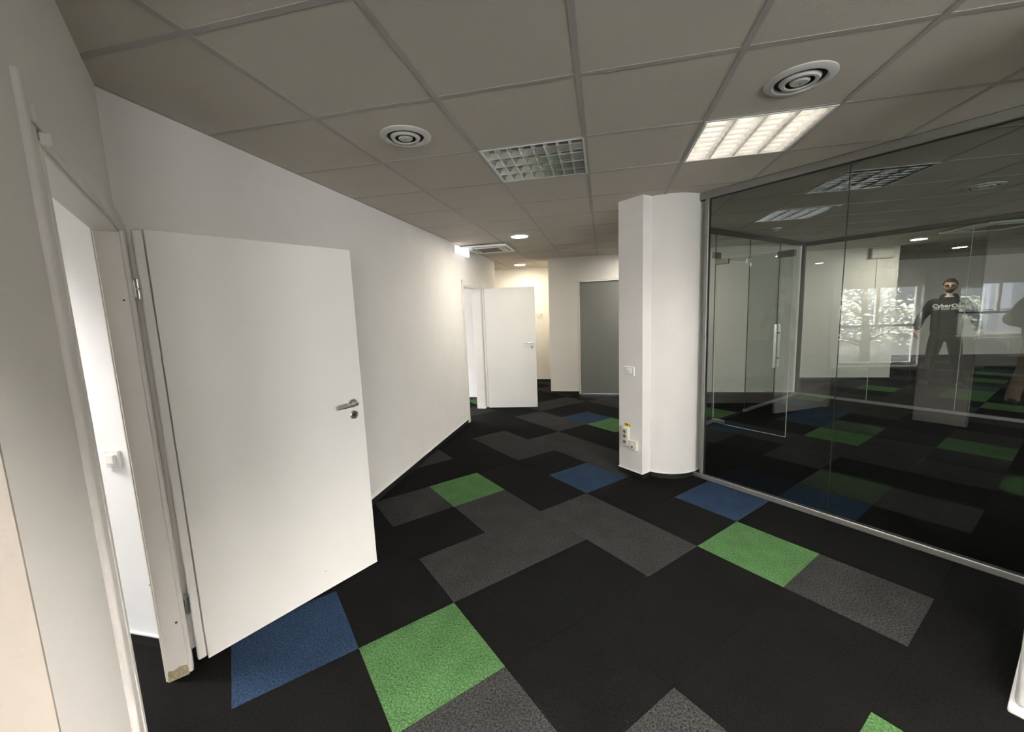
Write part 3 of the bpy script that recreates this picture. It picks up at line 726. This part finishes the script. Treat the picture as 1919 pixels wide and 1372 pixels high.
def person(loc, rz, label, top_m, leg_m, shoe_m, arm, feet, H=1.0, beard=True, hood=True, bulk=1.0):
    p = empty('person', loc, rz); tag(p, label, 'person')
    # pose points: arm[s] = (elbow, wrist); feet[s] = (x, y, toe turn)
    hipz, knz = .93, .50
    V = []; Ed = []
    pel = chain(V, Ed, [(0, 0, .95, .13, .095), (0, 0, 1.10, .12, .085), (0, .01, 1.28, .135, .095), (0, .015, 1.40, .12, .085), (0, .015, 1.50, .055, .055), (0, 0, 1.60, .052, .055)])
    for sx in (-1, 1):
        e, w = arm[sx]
        chain(V, Ed, [(sx*.165, .015, 1.425, .055), (e[0], e[1], e[2], .040), (w[0], w[1], w[2], .027)], pel[3])
        fx, fy, tt = feet[sx]
        chain(V, Ed, [(sx*.095, 0, .88, .082), (sx*.095+(fx-sx*.095)*.5, fy*.5-.015, knz, .055), (fx, fy+.01, .10, .036), (fx, fy, .055, .034)], pel[0])
    body = skin_mesh(V, Ed, 0, 2)
    parts = [body, head_mesh(1.70)]
    for sx in (-1, 1):
        e, w = arm[sx]; parts += hand(sx, *w, curl=.9)
    b = link('body', joinmesh(parts, 'body'), 'skin', p, True)
    # sweatshirt: trunk + sleeves
    k = bulk
    def limb(pts, n=20):
        b = B(); P = [Vector(q[:3]) for q in pts]; R = [q[3] for q in pts]; Q = []; RR = []
        for a in range(len(P)-1):
            p0 = P[max(a-1, 0)]; p1 = P[a]; p2 = P[a+1]; p3 = P[min(a+2, len(P)-1)]
            for t in (0, .2, .4, .6, .8):
                Q.append(.5*((2*p1)+(p2-p0)*t+(2*p0-5*p1+4*p2-p3)*t*t+(-p0+3*p1-3*p2+p3)*t**3)); RR.append(R[a]+(R[a+1]-R[a])*t)
        Q.append(P[-1]); RR.append(R[-1]); b.tube(Q, RR, n)
        return b.mesh('limb')
    ms = [loft([(0, 0, .88, .182*k, .128*k), (0, 0, .895, .192*k, .136*k), (0, 0, .93, .190*k, .135*k), (0, 0, .955, .198*k, .142*k), (0, 0, 1.05, .198*k, .140*k), (0, 0, 1.18, .200*k, .140*k), (0, .003, 1.30, .208*k, .143*k),
                (0, .008, 1.38, .206*k, .132*k), (0, .012, 1.43, .188*k, .112*k), (0, .014, 1.47, .140*k, .095*k), (0, .014, 1.495, .100, .085), (0, .012, 1.52, .078, .078)], 36)]
    for sx in (-1, 1):
        e, w = arm[sx]; e = Vector(e); w = Vector(w)
        m1 = e*.5+w*.5
        ms.append(limb([(sx*.120, .012, 1.425, .070), (sx*.190, .012, 1.405, .080*k), (sx*.205+(e.x-sx*.205)*.45, .012+(e.y-.012)*.45, 1.40+(e.z-1.40)*.5, .072*k), (e.x, e.y, e.z, .064*k), (m1.x, m1.y, m1.z, .058*k), (w.x*.9+e.x*.1, w.y*.9+e.y*.1, w.z*.9+e.z*.1+.01, .052*k), (w.x, w.y, w.z+.012, .040)]))
    top = link('sweatshirt' if hood else 'jacket', joinmesh(ms, 'top'), top_m, p, True)
    if hood:
        hd = loft([(0, .055, 1.46, .125, .085), (0, .050, 1.515, .118, .095), (0, .048, 1.555, .10, .085), (0, .045, 1.575, .08, .06)], name='hood')
        link('hood', hd, top_m, p, True)
        link('undershirt_collar', loft([(0, .003, 1.485, .070, .074), (0, .003, 1.530, .062, .066)], name='collar'), 'tee', p, True)
    # trousers
    ms = [loft([(0, 0, .97, .165, .120), (0, 0, .90, .178, .130), (0, 0, .84, .182, .130), (0, 0, .79, .165, .115), (0, 0, .76, .09, .08)], 32)]
    for sx in (-1, 1):
        fx, fy, tt = feet[sx]; hx = sx*.092
        ms.append(limb([(hx, 0, .88, .092), (hx+(fx-hx)*.12, 0, .80, .098), (hx+(fx-hx)*.3, fy*.3-.01, .66, .092), (hx+(fx-hx)*.5, fy*.5-.018, .50, .076), (hx+(fx-hx)*.75, fy*.75, .30, .073), (fx, fy+.005, .12, .070), (fx, fy+.005, .045, .074)]))
    link('trousers', joinmesh(ms, 'trousers'), leg_m, p, True)
    for sx in (-1, 1):
        fx, fy, tt = feet[sx]
        bm = bmesh.new(); bmesh.ops.create_cube(bm, size=1)
        bmesh.ops.subdivide_edges(bm, edges=bm.edges[:], cuts=3, use_grid_fill=True)
        for v in bm.verts:
            x, y, z = v.co*2; Y = -.085+y*.14
            wd = .046*(1-.18*abs(y)**3)*(.92+.08*(1 if y < .3 else 0)); hh = .10 if y > .3 else .10-.055*min(1, (.3-y)/1.1)
            v.co = (x*wd*(1-.12*max(0, z)), Y, (z+1)/2*hh)
        bmesh.ops.bevel(bm, geom=[e for e in bm.edges if e.calc_face_angle(0) > .9], offset=.012, segments=2, affect='EDGES')
        me = bpy.data.meshes.new('shoe'); bm.to_mesh(me); bm.free()
        link('shoe', me, shoe_m, p, True, Matrix.Translation((fx, fy+.03, 0)) @ Matrix.Rotation(tt, 4, 'Z'))
    # hair, beard, glasses
    def shell(cond, off, name, zoff=0):
        hm = head_mesh(0); bm = bmesh.new(); bm.from_mesh(hm)
        bmesh.ops.delete(bm, geom=[v for v in bm.verts if abs(v.co.x) > .0745 and v.co.z < .03 and -.012 < v.co.y < .035 and not name == 'hair'], context='VERTS')
        bmesh.ops.delete(bm, geom=[v for v in bm.verts if not cond(v.co)], context='VERTS')
        bm.normal_update()
        for v in bm.verts:
            n = v.normal.copy(); v.co += n*off*(1 if not hasattr(off, '__call__') else 1)
        gs = bmesh.ops.solidify(bm, geom=bm.faces[:], thickness=.006)
        me = bpy.data.meshes.new(name); bm.to_mesh(me); bm.free()
        return link(name, me, 'hair', p, True, Matrix.Translation((0, 0, 1.70)))
    shell(lambda c: c.z > .060+(-.0 if c.y < -.04 else 0) or (c.y > -.015 and c.z > .01) or (c.y > .03 and c.z > -.045), .016, 'hair')
    if beard:
        shell(lambda c: c.z < -.030 and c.y < .02 and not (abs(c.x) < .020 and c.z > -.052 and c.z > -.045) and not (abs(c.x) < .050 and c.z > -.048), .005, 'beard')
    g = B()
    for sx in (-1, 1):
        g.lathe([(0, 0), (.024, 0), (.025, .004), (0, .005)], 20, Matrix.Translation((sx*.033, -.094, 1.706)) @ Matrix.Rotation(PI/2, 4, 'X') @ Matrix.Diagonal((1.05, .75, 1, 1)))
        g.box(sx*.072-.0015, sx*.072+.0015, -.094, .012, 1.710, 1.716)
    g.box(-.058, .058, -.099, -.094, 1.716, 1.722).box(-.072, -.055, -.097, -.092, 1.711, 1.717).box(.055, .072, -.097, -.092, 1.711, 1.717)
    if beard: g.build('dark_glasses', 'lens', p)
    p.scale = (H, H, H)
    return p, top
man, top = person((5.74, 8.42, 0), math.atan2(-8.42, -5.74)+PI/2,
    'man in a black hooded sweatshirt with white chest lettering, standing beyond the far glass wall', 'hoodie', 'trous', 'shoe',
    {-1: ((-.315, .03, 1.17), (-.375, -.02, .955)), 1: ((.315, .03, 1.17), (.365, -.02, .955))},
    {-1: (-.20, 0, -.15), 1: (.20, 0, .15)}, H=1.0)
# chest lettering laid onto the sweatshirt
bv = BVHTree.FromPolygons([v.co for v in top.data.vertices], [tuple(p.vertices) for p in top.data.polygons])
for nm, tx, sz, z, bold, sx in (('chest_lettering', 'CyberOps', .083, 1.370, .0022, 1.08), ('chest_small_print', 'EAT. HACK. REPEAT.', .033, 1.318, .0006, 1.1)):
    tme = text_mesh(tx, sz, 0, bold, sx)
    bm = bmesh.new(); bm.from_mesh(tme); bmesh.ops.triangulate(bm, faces=bm.faces[:])
    bmesh.ops.subdivide_edges(bm, edges=[e for e in bm.edges if e.calc_length() > .02], cuts=2)
    for v in bm.verts:
        hit = bv.ray_cast(Vector((v.co.x, -1, z+v.co.y)), Vector((0, 1, 0)))[0]
        y = hit.y if hit else -.13
        v.co = (v.co.x, y-.004, z+v.co.y)
    me = bpy.data.meshes.new(nm); bm.to_mesh(me); bm.free(); link(nm, me, 'white_ink', man)
person((-1.90, -1.42, 0), math.radians(120),
    'person in a plum jacket and khaki trousers, seen as faint reflection at the right edge', 'plum', 'khaki', 'shoe',
    {-1: ((-.33, .06, 1.18), (-.20, -.16, 1.10)), 1: ((.33, .06, 1.18), (.20, -.16, 1.10))},
    {-1: (-.26, .05, -.2), 1: (.24, -.05, .2)}, H=1.0, beard=False, hood=False, bulk=1.12)

# ---------------------------------------------------------------- outdoors beyond the facade (seen in the reflections)
gr = B().box(-45, -5.75, -30, 25, -.6, -.15).build('ground', 'ground'); tag(gr, kind='structure')
nb = empty('neighbouring_building', (-21, -9, -.15)); nb.rotation_euler = (0, 0, .35); tag(nb, 'grey concrete building outside the windows, seen in the glass reflection', 'building')
B().box(-2, 2, -14, 14, 0, 9).build('facade', 'concrete', nb)
B().box(-2.2, 2.2, -14.2, 14.2, 9, 9.3).build('roof_edge', 'concrete', nb)
for y in range(-6, 7):
    for z in range(3): B().box(2.0, 2.05, y*2-.6, y*2+.6, 1+z*2.8, 2.6+z*2.8).build('window', 'pane_dark', nb)
def tree(x, y, h, seed, label):
    rd = random.Random(seed)
    t = empty('tree', (x, y, -.15)); tag(t, label, 'tree', 'trees outside the windows')
    b = B(); pts = [(0, 0, 0), (.05, .03, h*.3), (-.04, .08, h*.6), (0, 0, h*.85)]
    b.tube(pts, [.12, .09, .06, .02], 10); tips = []
    for k in range(26):
        a = rd.uniform(0, 2*PI); z = h*rd.uniform(.15, .85); L = rd.uniform(.7, 1.7)*(1.15-z/h*.6)
        e = Vector((math.cos(a)*L, math.sin(a)*L, z+rd.uniform(-.1, .5))); m_ = Vector((e.x*.5, e.y*.5, z+.15))
        b.tube([(0, 0.02, z-.1), m_, e], [.03, .018, .006], 6); tips += [m_, e, (m_+e)/2, e*.8+m_*.2]
    b.build('trunk', 'bark', t)
    lf = B()
    for n in range(1500):
        c = tips[rd.randrange(len(tips))]+Vector((rd.gauss(0, .20), rd.gauss(0, .20), rd.gauss(0, .13)))
        d = Vector((rd.uniform(-1, 1), rd.uniform(-1, 1), rd.uniform(-.6, .3))).normalized(); s = Vector((rd.uniform(-1, 1), rd.uniform(-1, 1), rd.uniform(-.3, .3))); s = (s-d*s.dot(d)).normalized()
        L = rd.uniform(.10, .17)
        n_ = d.cross(s)*.012
        lf.v += [tuple(c), tuple(c+d*L*.5+s*L*.26+n_), tuple(c+d*L), tuple(c+d*L*.5-s*L*.26+n_)]; q = len(lf.v)
        lf.f += [(q-4, q-3, q-2, q-1)]
    me = bpy.data.meshes.new('foliage'); me.from_pydata(lf.v, [], lf.f); o = link('foliage', me, 'leaf', t); o['kind'] = 'stuff'
tree(-7.8, -3.0, 2.9, 3, 'leafy tree outside the windows, nearest to the glass')
tree(-12.3, -4.2, 4.2, 5, 'leafy tree outside the windows, farther from the glass and taller')

# daylight sampling portals exactly in the window openings
for n, (a, b_, c, d) in enumerate(wins+added_wins):
    l = bpy.data.lights.new('window_portal', 'AREA'); l.shape = 'RECTANGLE'; l.size = d-c; l.size_y = b_-a; l.cycles.is_portal = True
    o = bpy.data.objects.new('window_portal', l); COL.objects.link(o); 
    if n < len(wins): o.location = (FX-.2, (a+b_)/2, (c+d)/2); o.rotation_euler = (0, -PI/2, 0)
    else: o.location = ((a+b_)/2, RY-.2, (c+d)/2); o.rotation_euler = (0, -PI/2, PI/2)
